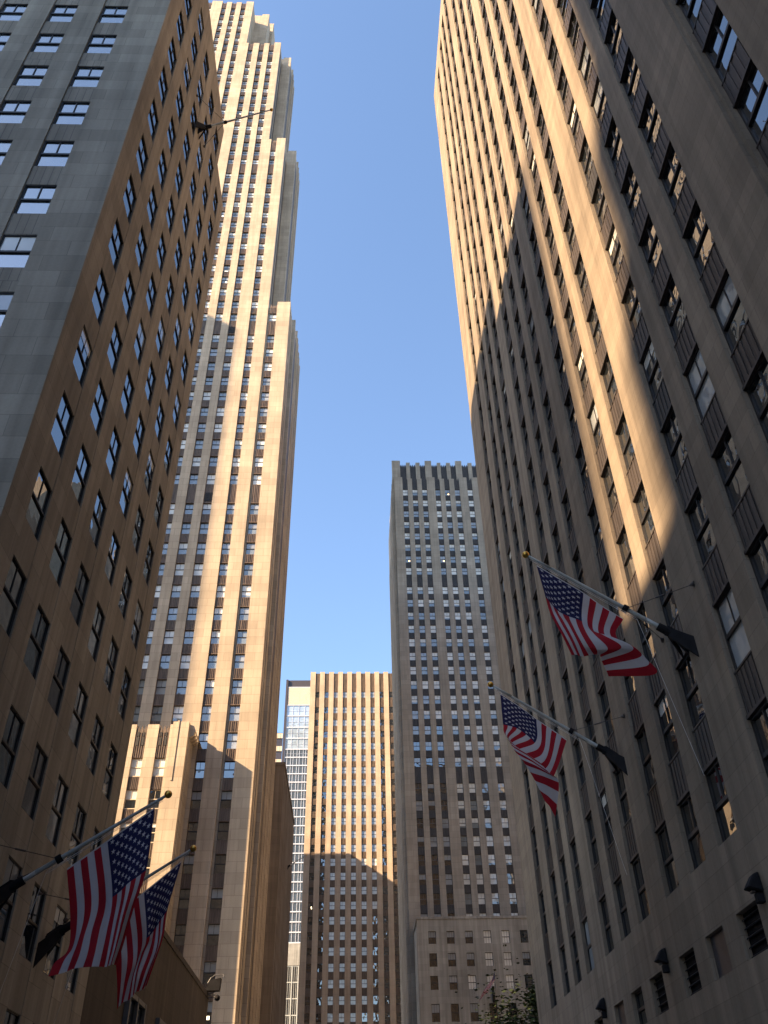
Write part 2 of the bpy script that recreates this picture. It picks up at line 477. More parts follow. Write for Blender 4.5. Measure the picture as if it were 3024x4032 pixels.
def merge(parent, name, items, label=None):
    """items: (mesh, location, rot) joined into one stuff part"""
    if not items: return
    mats, bm = [], bmesh.new()
    for me, loc, rot in items:
        mp = []
        for m in me.materials:
            if m not in mats: mats.append(m)
            mp.append(mats.index(m))
        n0 = len(bm.verts); nf = len(bm.faces)
        bm.from_mesh(me)
        bm.verts.ensure_lookup_table(); bm.faces.ensure_lookup_table()
        T = Matrix.Translation(loc) @ Matrix.Rotation(rot, 4, 'Z')
        for v in bm.verts[n0:]: v.co = T @ v.co
        for f in bm.faces[nf:]: f.material_index = mp[f.material_index]
    me = bpy.data.meshes.new(name)
    bm.to_mesh(me); bm.free()
    for m in mats: me.materials.append(m)
    o = link(name, me, parent)
    o['kind'] = 'stuff'
    return o

class Facade:
    """collects the wall, the windows and the spandrels of one building"""
    def __init__(self, root):
        self.root, self.wall, self.win, self.span = root, bmesh.new(), [], []
    def window(self, F, u, z, d, w, h, var, gl, fr, thin=1.0, mun=1, sill=0.0, lamp='lamp', y_out=-0.09):
        self.win.append((F.P(u, z, d), F.rot, pane_mesh(w, h, var, gl, lamp), frame_mesh(w, h, fr, thin, mun, sill, y_out), w * h))
    def spandrel(self, F, u, z, d, w, h, mat, style, t):
        self.span.append((F.P(u, z, d), F.rot, spandrel_mesh(w, h, mat, style, t), None, w * h))
    def strips(self, F, u0, u1, zb, zt, cols, rows, rec, fillmat=None, top=0.0, bottom=True):
        """piers between recessed columns; the column is flush below its first and above its last row"""
        edges = [u0] + [e for c in cols for e in c] + [u1]
        for i in range(0, len(edges), 2):
            F.box(self.wall, edges[i], edges[i + 1], zb, zt, -rec - 0.15, 0)
        for a, b in cols:
            if bottom and rows[0][0] > zb + 0.01: F.box(self.wall, a, b, zb, rows[0][0], -rec - 0.15, 0)
            if zt > rows[-1][1] + 0.01 and top is not None: F.box(self.wall, a, b, rows[-1][1], zt, -rec - 0.15, top)
    def build(self, wallmat, frames=True, win_max=100, sp_max=100):
        finish(self.wall, 'wall', wallmat, self.root)
        for lst, name, cap, group in ((self.win, 'window', win_max, 'window_rows'), (self.span, 'spandrel_panel', sp_max, 'spandrel_rows')):
            rank = []
            for it in lst:
                p = Vector(it[0]); c = p + Vector((0, 0, 0.8))
                s = project(c)
                size = it[4] / max(1.0, c.length_squared) if seen(c) else 0
                rank.append(size)
            order = sorted(range(len(lst)), key=lambda i: -rank[i])
            single = [i for i in order[:cap] if rank[i] > 0]
            rest = [i for i in order if i not in set(single)]
            for i in single:
                loc, rot, me, fr, _ = lst[i]
                o = link(name, me, self.root)
                o.location = loc; o.rotation_euler = (0, 0, rot)
                if fr is not None:
                    f = link('frame', fr, o)
            items = []
            for i in rest:
                loc, rot, me, fr, _ = lst[i]
                items.append((me, loc, rot))
                if fr is not None: items.append((fr, loc, rot))
            merge(self.root, group, items)

def pick(weights):
    k = list(weights)
    return random.choices(k, [weights[x] for x in k])[0]

# ------------------------------------------------------------------ ground, street
def sheet(name, x0, x1, y0, y1, z, mat):
    bm = bmesh.new()
    bm.faces.new([bm.verts.new(p) for p in ((x0, y0, z), (x1, y0, z), (x1, y1, z), (x0, y1, z))])
    o = finish(bm, name, M[mat]); o['kind'] = 'structure'
    return o
sheet('ground', -2500, 2500, -2500, 2500, GZ - 0.15, 'ground')
sheet('road', -5.6, 5.8, -400, 340, GZ - 0.146, 'asphalt')
for nm, a, b in (('pavement', -10.3, -5.6), ('pavement', 5.8, 10.7)):
    bm = bmesh.new(); box(bm, a, b, -60, 74, GZ - 0.4, GZ)
    o = finish(bm, nm, M['paving']); o['kind'] = 'structure'
bm = bmesh.new()
for i in range(40):
    y = -100 + i * 9
    bm.faces.new([bm.verts.new(p) for p in ((-0.05, y, GZ - 0.142), (0.1, y, GZ - 0.142), (0.1, y + 3, GZ - 0.142), (-0.05, y + 3, GZ - 0.142))])
o = finish(bm, 'road_marking', M['line']); o['kind'] = 'structure'

# ------------------------------------------------------------------ LEFT office building
R = thing('office_building', 'shaded stone office block on the left with grey front and brown side', 'building')
fb = Facade(R)
LT, LT2 = 65.5, 60.6
rec = 0.28
LX0 = -38.0
rows_l = [(29.95 + 3.6 * k - 2.15, 29.95 + 3.6 * k) for k in range(-7, 10)]
rows_l2 = [r for r in rows_l if r[1] < 60]
box(fb.wall, LX0, LEFT_X - rec, LEFT_Y0 + rec, 34.4, GZ - 0.1, LT - 0.02)
box(fb.wall, LX0 + 0.5, LEFT_X - rec, 34.4, LEFT_Y1, GZ - 0.1, LT2 - 0.02)
FF = Face('-y', LEFT_Y0)
colsF = [(-13.82 - 2.7 * k, -12.45 - 2.7 * k) for k in range(8, -1, -1)]
fb.strips(FF, LX0, LEFT_X, GZ - 0.1, LT, colsF, rows_l, rec)
FS = Face('+x', LEFT_X)
colsS = [(21.5 + 2.7 * k, 22.9 + 2.7 * k) for k in range(6)]
fb.strips(FS, LEFT_Y0 + rec + 0.15, 34.4, GZ - 0.1, LT, colsS[:5] , rows_l, rec)
fb.strips(FS, 34.4, LEFT_Y1, GZ - 0.1, LT2, colsS[5:], rows_l2, rec)
for cols, F, rows in ((colsF, FF, rows_l), (colsS[:5], FS, rows_l), (colsS[5:], FS, rows_l2)):
    for a, b in cols:
        for i, (z0, z1) in enumerate(rows):
            front = F is FF
            if front: fb.window(F, (a + b) / 2, z0, -rec + .08, b - a, z1 - z0, pick({'open': 8, 'greyhalf': 1.2, 'half': 0.4}), 'glass_front', 'bronze', 1.15, 1)
            else: fb.window(F, (a + b) / 2, z0, -rec + .15, b - a, z1 - z0, pick({'open': 12, 'greyhalf': 1, 'quarter': .6}), 'glass_side', 'bronze', 0.7, 1, y_out=-.075)
            if i + 1 < len(rows):
                fb.spandrel(F, (a + b) / 2, z1, -rec, b - a, rows[i + 1][0] - z1, 'stone_panel' if front else 'side_panel', 'plain', 0.2 if front else 0.262)
fb.build(M['lime_left'])
bm = bmesh.new()
box(bm, LX0, LEFT_X - 0.3, LEFT_Y0 + 0.3, 33.0, LT + 0.004, LT + 0.35)
finish(bm, 'roof', M['lime_left'], R)

# low wing along the street behind it
R = thing('low_wing', 'low dark stone wing running along the pavement past the left office block', 'building')
bm = bmesh.new()
box(bm, -34, -10.35, LEFT_Y1 + 0.05, 70.3, GZ - 0.1, 11.55)
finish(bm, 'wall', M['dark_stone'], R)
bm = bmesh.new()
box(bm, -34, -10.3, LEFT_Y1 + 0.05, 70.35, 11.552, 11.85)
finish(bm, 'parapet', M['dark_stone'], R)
for y in (45.0, 52.5, 60.0):
    bm = bmesh.new(); Fx = Face('+x', -10.35)
    Fx.box(bm, y, y + 3.4, 2.0, 7.6, 0.0, 0.06)
    w = finish(bm, 'window', M['glass_a'], R)
    bm = bmesh.new()
    for a in (y - 0.2, y + 1.6, y + 3.4): Fx.box(bm, a, a + 0.2, 1.8, 7.8, 0.0, 0.22)
    Fx.box(bm, y, y + 3.4, 7.6, 7.8, 0.0, 0.2); Fx.box(bm, y, y + 3.4, 1.8, 2.0, 0.0, 0.2)
    finish(bm, 'frame', M['grey_frame'], w)

# floodlight unit on the wing's far roof corner
R = thing('floodlight', 'black floodlight with a bent rail on the far roof corner of the low wing', 'floodlight', loc=(-10.3, 70.0, 11.8))
bm = bmesh.new()
hexa(bm, [(-10.5, 69.2, 11.95), (-9.5, 69.2, 11.95), (-9.5, 69.8, 11.95), (-10.5, 69.8, 11.95), (-10.25, 69.2, 12.6), (-9.45, 69.2, 12.75), (-9.45, 69.8, 12.75), (-10.25, 69.8, 12.6)])
finish(bm, 'housing', M['iron'], R)
bm = bmesh.new()
pts = [(-10.4, 69.5, 12.45), (-10.2, 69.5, 12.8), (-9.9, 69.5, 12.98), (-9.3, 69.5, 13.0), (-9.3, 69.5, 12.85)]
for a, b in zip(pts, pts[1:]): tube(bm, a, b, 0.03, seg=6)
finish(bm, 'rail', M['grey_frame'], R)
bm = bmesh.new()
tube(bm, (-10.28, 69.4, 11.7), (-9.75, 69.4, 11.7), 0.035, seg=6); tube(bm, (-10.28, 69.4, 11.55), (-9.75, 69.4, 11.55), 0.035, seg=6)
tube(bm, (-10.32, 69.5, 11.75), (-9.7, 69.5, 11.94), 0.03, seg=6)
finish(bm, 'bracket', M['grey_frame'], R)
bm = bmesh.new()
bmesh.ops.create_uvsphere(bm, u_segments=12, v_segments=8, radius=0.2, matrix=Matrix.Translation((-9.6, 69.4, 11.5)))
finish(bm, 'lens', M['iron'], R, smooth=True)

# ------------------------------------------------------------------ RIGHT office tower
R = thing('office_tower', 'near limestone tower filling the right side, half in sun, with bronze spandrels between its piers', 'building')
fb = Facade(R)
RT, rec = 119.0, 0.26
FR = Face('-x', RIGHT_X)
RY0 = -24.0
groups = [[14.8, 17.55, 20.25], [24.12, 26.82, 29.55], [33.1, 35.85, 38.6], [42.27, 45.0, 47.75]]
cw = 1.56
colsR = [(a, a + cw) for g in groups for a in g] + [(51.35, 51.35 + cw)]
nearc = [(-20.3, -18.74), (-17.6, -16.04), (-14.9, -13.34), (-9.5, -7.94), (-6.75, -5.19), (-4.0, -2.44), (1.0, 2.56), (3.7, 5.26), (6.4, 7.96)]
rows_r = [(7.97 + 3.63 * k, 7.97 + 3.63 * k + 2.2) for k in range(0, 30)]
rows_low = [(4.94, 6.12)]
box(fb.wall, RIGHT_X + rec, RIGHT_X + 34, RY0, 10.33, GZ - 0.1, RT - 0.3)
box(fb.wall, RIGHT_X + rec, RIGHT_X + 34, 12.15, RIGHT_Y1 - 0.01, GZ - 0.1, RT - 0.3)
box(fb.wall, RIGHT_X + 0.46, RIGHT_X + 33.9, 10.33, 12.15, GZ - 0.1, RT - 0.3)
ZL = 6.5                                                  # change between the base and the shaft
fb.strips(FR, RY0, 10.33, ZL, RT, nearc, rows_r, rec)
fb.strips(FR, 12.15, RIGHT_Y1, ZL, RT, colsR, rows_r, rec)
# base with the small square openings
lowc = [c for c in colsR[3:]]
fb.strips(FR, 12.15, RIGHT_Y1, GZ - 0.1, ZL, lowc, rows_low, rec)
FR.box(fb.wall, RY0, 10.33, GZ - 0.1, ZL, -rec - 0.15, 0)
FR.box(fb.wall, 10.33, 12.15, GZ - 0.1, 7.97, -1.1, 0)
# the deep bay beside the stepped reveal
FR.box(fb.wall, 12.02, 12.15, 7.97, RT, -.6, -0.16)
for (a, b), dd in [(c, -rec) for c in nearc + colsR] + [((10.36, 12.02), -0.46)]:
    for i, (z0, z1) in enumerate(rows_r):
        fb.window(FR, (a + b) / 2, z0, dd, b - a, z1 - z0, pick({'open': 9, 'quarter': .5, 'greyhalf': .6, 'grey': .2}), 'glass_a', 'bronze', 1.2, 1)
        nxt = rows_r[i + 1][0] if i + 1 < len(rows_r) else RT - 4
        if i + 1 < len(rows_r):
            fb.spandrel(FR, (a + b) / 2, z1, dd, b - a, nxt - z1, 'vent' if random.random() < 0.025 else 'metal_right',
                        'flutes', 0.13)
kinds = ['open', 'open', 'vent', 'vent', 'blank', 'grey2', 'open', 'vent', 'open', 'blank']
for k, (a, b) in enumerate(lowc):
    z0, z1 = rows_low[0]
    t = (['grille', 'shut', 'grille', 'grille', 'plain', 'shut', 'plain'] * 3)[k]
    if t == 'grille': fb.spandrel(FR, (a + b) / 2, z0, -rec, b - a, z1 - z0, 'iron', 'vent', 0.14)
    elif t == 'shut': fb.spandrel(FR, (a + b) / 2, z0, -rec, b - a, z1 - z0, 'dark_panel', 'plain', 0.1)
    else: fb.window(FR, (a + b) / 2, z0, -rec, b - a, z1 - z0, 'open', 'glass_a', 'bronze', 1, 1)
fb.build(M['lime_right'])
bm = bmesh.new()
box(bm, RIGHT_X + 0.5, RIGHT_X + 33, RY0 + 1, RIGHT_Y1 - 0.6, RT - 0.296, RT + 0.5)
finish(bm, 'roof', M['lime_right'], R)

# hooded wall lamps on the base
for i, (y, lab) in enumerate(((23.3, 'black hooded wall lamp on the right tower, largest and nearest of the hoods'),
                              (32.0, 'black hooded wall lamp between two louvred openings of the right tower'),
                              (41.2, 'smallest and farthest black hooded wall lamp low on the right tower'))):
    R = thing('wall_lamp', lab, 'lamp', 'hooded wall lamps', loc=(RIGHT_X, y, 6.0))
    bm = bmesh.new()
    X = RIGHT_X
    hexa(bm, [(X - 0.42, y + 0.12, 6.26), (X - 0.02, y + 0.12, 6.15), (X - 0.02, y + 0.5, 6.15), (X - 0.42, y + 0.5, 6.26),
              (X - 0.18, y + 0.16, 6.6), (X - 0.02, y + 0.15, 6.66), (X - 0.02, y + 0.47, 6.66), (X - 0.18, y + 0.46, 6.6)])
    bmesh.ops.bevel(bm, geom=bm.edges[:], offset=0.03, segments=1, affect='EDGES')
    finish(bm, 'hood', M['iron'], R)
    bm = bmesh.new()
    box(bm, X - 0.2, X - 0.001, y + 0.22, y + 0.42, 5.9, 6.146)
    bmesh.ops.bevel(bm, geom=bm.edges[:], offset=0.02, segments=1, affect='EDGES')
    finish(bm, 'bracket', M['iron'], R)
    bm = bmesh.new()
    box(bm, X - 0.3, X - 0.2, y + 0.24, y + 0.4, 6.15, 6.2)
    finish(bm, 'lamp_glass', M['dark_panel'], R)

# ------------------------------------------------------------------ the tall stepped skyscraper
R = thing('skyscraper', 'tallest sunlit stepped skyscraper with pale limestone piers on the left', 'building')
fb = Facade(R)
rec = 0.45
Y = 100.0
F1 = Face('-y', Y)
tops = []
z = 45.41 - 3.63 * 12
while z < 259:
    tops.append(z)
    nz = z + 3.63
    for g in (81.57, 120.1, 173.2, 226.0):
        if z <= g + 0.6 < nz + 0.6 and abs(z - g) < 1.85: nz = z + 5.8
    z = nz
WH = 2.08
tiers = [  # x0, x1, top, columns
    (-15.55, -11.9, 128.3, [(-15.55, -14.25)]),
    (-19.6, -15.85, 186.9, [(-19.0, -17.8)]),
    (-28.5, -19.6, 235.5, [(-27.9, -26.6), (-25.15, -23.85), (-22.55, -21.25)]),
    (-60.0, -28.5, 260.8, [(-56.2, -54.9), (-53.5, -52.2), (-50.8, -49.5), (-46.6, -45.3), (-43.9, -42.6), (-41.2, -39.9), (-37.1, -35.8), (-34.45, -33.15), (-31.8, -30.5)]),
]
for ti, (x0, x1, zt, cols) in enumerate(tiers):
    box(fb.wall, x0 if ti else x0 - 0.3, x1 - 0.001, Y + rec, Y + 4.9, GZ - 0.1, zt - 0.4)
    rows = [(t - WH, t) for t in tops if t < zt - 1.4]
    u0 = x0
    edges = [u0] + [e for c in cols for e in c] + [x1]
    for i in range(0, len(edges), 2):
        if edges[i + 1] - edges[i] > 0.02:
            F1.box(fb.wall, edges[i], edges[i + 1], GZ - 0.1, zt + (0.9 if edges[i + 1] - edges[i] > 1.6 else 0.3), -rec - 0.15, 0)
    for a, b in cols:
        if rows[0][0] > GZ: F1.box(fb.wall, a, b, GZ - 0.1, rows[0][0], -rec - 0.15, 0)
        for i, (z0, z1) in enumerate(rows):
            if z0 < GZ: continue
            low = z1 < 42
            var = pick({'open': 3, 'half': 3.2, 'full': 2.2, 'most': 1.2, 'greyhalf': 2, 'grey': 0.8, 'lampspot': 0.12, 'lamp': .1} if not low else {'open': 6, 'greyhalf': 2, 'half': .6, 'lampslant': 0.25})
            if z0 > 45 and z0 < 82 and a > -18: var = pick({'open': 4, 'half': 1.2, 'greyhalf': 3, 'most': .5, 'grey': 1, 'lampslant': .3})
            if a < -20 and z0 > 53 and z0 < 120: var = pick({'open': 2, 'full': 3, 'half': 2, 'grey': 2, 'greyhalf': 2})
            if z1 < 19 and z1 > 15 and a > -22: var = 'lampspot'
            fb.window(F1, (a + b) / 2, z0, -rec, b - a, z1 - z0, var, 'glass_b' if z0 > 45 else 'glass_a', 'bronze', 1.0, 1, lamp='lampw')
            if i + 1 < len(rows):
                h = rows[i + 1][0] - z1
                fb.spandrel(F1, (a + b) / 2, z1, -rec, b - a, h, 'metal_tower', 'ribs', 0.2)
                if h > 3 and random.random() < .25:
                    fb.spandrel(F1, (a + b) / 2, z1 + h * .1, -rec + .21, (b - a) * .86, h * .45, 'vent', 'fine', 0.06)
            else:
                fb.spandrel(F1, (a + b) / 2, z1, -rec, b - a, zt - z1 - 0.7, 'metal_tower', 'crest', 0.25)
# set-back shoulders behind the front
back = [(-11.33, 104.9, 109, 129.3), (-11.25, 109, 119, 131.5), (-13.9, 104.9, 109, 190.4), (-13.75, 109, 115, 193.5),
        (-17.4, 104.9, 109, 238.0), (-17.2, 109, 115, 241.0), (-24.9, 104.9, 109, 265.0), (-24.2, 109, 116, 270.0)]
for i, (xr, ya, yb, zt) in enumerate(back):
    box(fb.wall, -60 + i * .01, xr, ya + (0.002 if i % 2 else 0), yb, GZ - 0.1, zt)
    box(fb.wall, xr - 1.9, xr + 0.06, ya - 0.07 if i % 2 == 0 else ya + 0.3, ya + 0.5, GZ - 0.1, zt + 0.8)
# long slab behind, with pilasters down its shaded flank
box(fb.wall, -60, -18.0, 115.9, 172, GZ - 0.1, 196)
FL = Face('+x', -11.9)
for a, b, d in ((100.9, 101.5, .12), (102.3, 102.9, .16), (103.6, 104.2, .12)): FL.box(fb.wall, a, b, GZ - .1, 128.0, -0.05, d)
FL = Face('+x', -11.25)
for a in (110.0, 111.4, 113.6, 115.0, 117.0): FL.box(fb.wall, a, a + 0.55, GZ - .1, 131.0, -0.05, 0.16)
for xf, zt in ((-13.75, 193), (-17.2, 240.5)):
    FL = Face('+x', xf)
    for a in (110.0, 111.4, 113.4): FL.box(fb.wall, a, a + 0.5, 100, zt, -0.05, 0.15)
fb.build(M['lime_tower'])

# window strips between the pilasters of the shaded flank
bm = bmesh.new()
def strip_on(x, zt, spans, z0=2):
    F = Face('+x', x)
    for a, b in spans: F.box(bm, a, b, z0, zt, -0.02, 0.025)
strip_on(-11.9, 126.5, ((101.5, 102.3), (102.9, 103.6), (104.2, 104.85)))
strip_on(-11.33, 127.5, ((105.5, 106.5), (107.1, 108.5)))
strip_on(-11.25, 129.5, ((110.6, 111.3), (112.0, 113.5), (114.2, 114.9), (115.6, 116.9), (117.6, 118.7)))
strip_on(-13.9, 188.5, ((105.5, 106.5), (107.1, 108.5)), 130)
strip_on(-13.75, 191.5, ((109.3, 109.9), (110.5, 111.3), (111.95, 113.3), (113.95, 114.8)), 132)
strip_on(-15.85, 184, ((101.0, 102.2), (103.0, 104.4)), 130)
strip_on(-19.6, 233, ((101.0, 102.2), (103.0, 104.4)), 188)
strip_on(-17.4, 236, ((105.5, 106.5), (107.1, 108.5)), 192)
strip_on(-17.2, 239, ((109.3, 109.9), (110.5, 111.3), (111.95, 113.3), (113.95, 114.8)), 195)
o = finish(bm, 'flank_windows', M['metal_right'], R)

# annex at the foot of the slab
R = thing('annex_building', 'dark shaded blank annex at the right foot of the tall skyscraper', 'building')
bm = bmesh.new()
box(bm, -30, -11.9, 143, 172.7, GZ - 0.1, 58.7)
FL = Face('+x', -11.9)
for k in range(12): FL.box(bm, 144.2 + 2.4 * k, 145.1 + 2.4 * k, GZ - .1, 57.6, -0.05, 0.14)
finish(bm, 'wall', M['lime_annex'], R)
bm = bmesh.new(); Face('-y', 143).box(bm, -14.1, -13.6, 35, 51, -0.05, 0.03)
finish(bm, 'slot_window', M['iron'], R)
bm = bmesh.new(); box(bm, -30.1, -11.75, 142.85, 172.85, 58.704, 59.3)
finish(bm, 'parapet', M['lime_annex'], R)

# ------------------------------------------------------------------ sunlit low block with the gothic crest
R = thing('crested_building', 'lower sunlit stone block with gothic crest panels in front of the skyscraper', 'building')
fb = Facade(R)
rec = 0.35; Y3 = 96.7
F3 = Face('-y', Y3)
x1 = -19.6
box(fb.wall, -46, x1 - 0.001, Y3 + rec, 100.3, GZ - 0.1, 44.4)
cols3 = [(-23.12 - 2.64 * k, -21.82 - 2.64 * k) for k in range(8, -1, -1)]
rows3 = [(40.77 - 3.72 * k - 2.15, 40.77 - 3.72 * k) for k in range(10, -1, -1)]
fb.strips(F3, -46, -21.5, GZ - 0.1, 44.9, cols3, rows3, rec, top=None)
F3.box(fb.wall, -21.5, x1, GZ - 0.1, 45.2, -rec - 0.15, 0.12)
F3.box(fb.wall, -20.95, -20.75, 38, 45.3, 0.11, 0.2)
for a, b in cols3:
    for i, (z0, z1) in enumerate(rows3):
        if z0 < GZ + 0.2: continue
        fb.window(F3, (a + b) / 2, z0, -rec, b - a, z1 - z0, 'full' if i == 10 else pick({'open': 3, 'quarter': 2, 'half': 1}), 'glass_a', 'beige_band' if i > 6 else 'bronze', 1.0, 1, 0.16)
        if i < 10: fb.spandrel(F3, (a + b) / 2, z1, -rec, b - a, rows3[i + 1][0] - z1, 'metal_tower', 'fine', 0.15)
        else:
            fb.spandrel(F3, (a + b) / 2, z1, -rec, b - a, 43.9 - z1, 'metal_tower', 'crest', 0.2)
            for sx in (-.3, .3):
                fb.spandrel(F3, (a + b) / 2 + sx, 42.3, -rec + .29, .26, 1.0, 'vent', 'plain', 0.03)
                fb.spandrel(F3, (a + b) / 2 + sx, 43.45, -rec + .29, .2, .5, 'vent', 'plain', 0.03)
FL = Face('+x', x1)
for a in (97.4, 98.2, 99.0, 99.6): FL.box(fb.wall, a, a + 0.3, GZ - .1, 44.3, -0.05, 0.12)
fb.build(M['lime_tower'])
bm = bmesh.new()
for k in range(4):
    y = 97.2 + 0.85 * k
    pr = [(x1 - .1, 43.4), (x1 + .55, 43.7), (x1 + .75, 44.3), (x1 + .5, 44.9), (x1 - .1, 45.1)]
    f0 = [bm.verts.new((p[0], y, p[1])) for p in pr]; f1 = [bm.verts.new((p[0], y + .5, p[1])) for p in pr]
    bm.faces.new(f0); bm.faces.new(f1[::-1])
    for j in range(5): bm.faces.new((f0[j], f1[j], f1[(j + 1) % 5], f0[(j + 1) % 5]))
finish(bm, 'scroll_ornament', M['lime_tower'], R)

# ------------------------------------------------------------------ middle tower in shade with the crown
R = thing('crowned_tower', 'shaded grey tower with a notched crown standing right of the street axis', 'building')
fb = Facade(R)
rec, YM = 0.4, 174.0
FM = Face('-y', YM)
mx0, mx1 = 10.4, 36.4
colsM = [(12.6, 13.95), (15.15, 16.5), (17.72, 19.05), (21.2, 22.5), (23.72, 25.05), (26.35, 27.7), (29.75, 31.1), (32.9, 34.2)]
tm = [146.95 - 3.59 * k for k in range(8)] + [116.2 - 3.59 * k for k in range(13)]
t0 = tm[-1] - 5.6
tm += [t0 - 3.59 * k for k in range(12)]
rowsM = sorted((t - 2.05, t) for t in tm if t > 36)
box(fb.wall, mx0, mx1 - .002, YM + rec, 203, GZ - .1, 149.8)
edges = [mx0] + [e for c in colsM for e in c] + [mx1]
for i in range(0, len(edges), 2):
    FM.box(fb.wall, edges[i], edges[i + 1], GZ - .1, 150.6 + (0.5 if edges[i + 1] - edges[i] > 1.5 else 0), -rec - .15, 0)
for a, b in colsM:
    FM.box(fb.wall, a, b, GZ - .1, rowsM[0][0], -rec - .15, 0)
    for i, (z0, z1) in enumerate(rowsM):
        right = a > 21
        if z0 > 64 and not (z0 < 80 and not right): var = pick({'half': 3, 'full': 4, 'most': 1.4, 'greyhalf': 2, 'grey': 1.4, 'open': .6, 'lampspot': 0.3 if z0 > 118 else .02})
        else: var = pick({'full': 4, 'half': 2, 'most': 2, 'open': 1}) if right else pick({'open': 4, 'greyhalf': 3, 'grey': 1, 'lamp': .12})
        fb.window(FM, (a + b) / 2, z0, -rec, b - a, z1 - z0, var, 'glass_b' if (z0 > 80 or right) else 'glass_a', 'grey_frame', 1.0, 1, lamp='lamp')
        if i + 1 < len(rowsM): fb.spandrel(FM, (a + b) / 2, z1, -rec, b - a, rowsM[i + 1][0] - z1, 'metal_mid', 'ribs', 0.18)
        else: fb.spandrel(FM, (a + b) / 2, z1, -rec, b - a, 149.9 - z1, 'metal_mid', 'crest', 0.2)
# crown set back
YC = 177.0
FC = Face('-y', YC)
box(fb.wall, 10.3, 34, YC + .5, 202, 149.9, 157.6)
cp = [(10.1, 12.35, 1.3), (14.0, 15.05, 0.6), (16.6, 17.75, 0.6), (19.2, 20.95, 1.3), (22.5, 23.5, .6), (25.05, 26.15, .6), (27.6, 29.3, 1.3), (31.0, 32.1, .6), (33.4, 34.2, .6)]
for a, b, e in cp:
    FC.box(fb.wall, a, b, 149.9, 158.4 + e, -.65, 0)
    FC.box(fb.wall, a + .15, b - .15, 149.9, 153.2, -.2, .18)
for (a, b, e), (c, d, g) in zip(cp, cp[1:]):
    fb.spandrel(FC, (b + c) / 2, 150.7, -.5, c - b, 6.9, 'metal_mid', 'crest', 0.15)
# pilastered left flank
box(fb.wall, 9.9, 10.42, YM + .6, 203, GZ - .1, 150.9)
FL = Face('-x', 9.9)
for k in range(11): FL.box(fb.wall, 175.0 + 2.5 * k, 176.1 + 2.5 * k, GZ - .1, 149.5 - (k > 2) * 4 - (k > 6) * 8, -.05, .16)
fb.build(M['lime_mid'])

# podium block in front of it
R = thing('podium_block', 'grey stone podium block of small square windows below the crowned tower', 'building')
fb = Facade(R)
rec, YP = 0.3, 165.0
FP = Face('-y', YP)
box(fb.wall, 11.2, 36 - .002, YP + rec, YM - .2, GZ - .1, 38.6)
colsP = [(13.15 + 3.25 * k, 14.5 + 3.25 * k) for k in range(7)]
rowsP = [(4.0, 7.0), (9.5, 12.5), (15.5, 18.0), (23.3, 25.95), (28.05, 30.2), (31.6, 33.72), (35.2, 37.25)]
fb.strips(FP, 11.2, 36, GZ - .1, 39.2, colsP, rowsP, rec)
for k, (a, b) in enumerate(colsP):
    for i, (z0, z1) in enumerate(rowsP):
        bright = k in (3, 4) and i in (4, 5, 6) or (k == 2 and i == 4)
        var = 'full' if bright else pick({'greyhalf': 4, 'open': 2, 'lamp': .35 if i == 6 else 0.1})
        fb.window(FP, (a + b) / 2, z0, -rec, b - a, z1 - z0, var, 'glass_a', 'bronze', 1.0, 2)
        if i + 1 < len(rowsP): fb.spandrel(FP, (a + b) / 2, z1, -rec, b - a, rowsP[i + 1][0] - z1, 'lime_podium', 'plain', .27)
fb.build(M['lime_podium'])
bm = bmesh.new()
box(bm, 11.1, 36.1, YP - .15, YM - .25, 39.204, 39.6)
finish(bm, 'cornice', M['lime_podium'], R)

# ------------------------------------------------------------------ far sunlit striped slab
R = thing('striped_slab', 'far sunlit tan office slab of even vertical piers closing the street', 'building')
fb = Facade(R)
rec, YS = 0.4, 237.0
FSl = Face('-y', YS)
colsH = [(-11.72 + 2.755 * k, -10.42 + 2.755 * k) for k in range(11)]
th = [120.3, 115.35] + [111.3 - 3.6 * k for k in range(31)]
rowsH = sorted((t - 1.9, t) for t in th if t > 3)
box(fb.wall, -13.28, 20.6, YS + rec, 262, GZ - .1, 126.3)
fb.strips(FSl, -13.3, 20.6, GZ - .1, 126.9, colsH, rowsH, rec, top=None)
for k, (a, b) in enumerate(colsH):
    for i, (z0, z1) in enumerate(rowsH):
        dark = k in (0, 8, 7, 9, 10) or (k == 1 and (z0 < 86))
        pale = 2 <= k <= 6
        if z0 < 72: pale = (k == 2 or k == 3 or (k == 4 and z0 > 28) or (k == 5 and z0 > 35) or (k == 6 and z0 > 58)) and z0 > 16
        var = 'open' if dark else ('grey' if pale and z0 > 72 else ('full' if pale else 'open'))
        if random.random() < .015: var = 'lampslant'
        fb.window(FSl, (a + b) / 2, z0, -rec, b - a, z1 - z0, var, 'glass_b' if pale and z0 > 72 else 'glass_a', 'grey_frame', 0.8, 1, lamp='lampw')
        if i + 1 < len(rowsH): fb.spandrel(FSl, (a + b) / 2, z1, -rec, b - a, rowsH[i + 1][0] - z1, 'metal_slab', 'fine', .15)
        else: fb.spandrel(FSl, (a + b) / 2, z1, -rec, b - a, 126.5 - z1, 'metal_slab', 'fine', .15)
fb.build(M['lime_slab'])

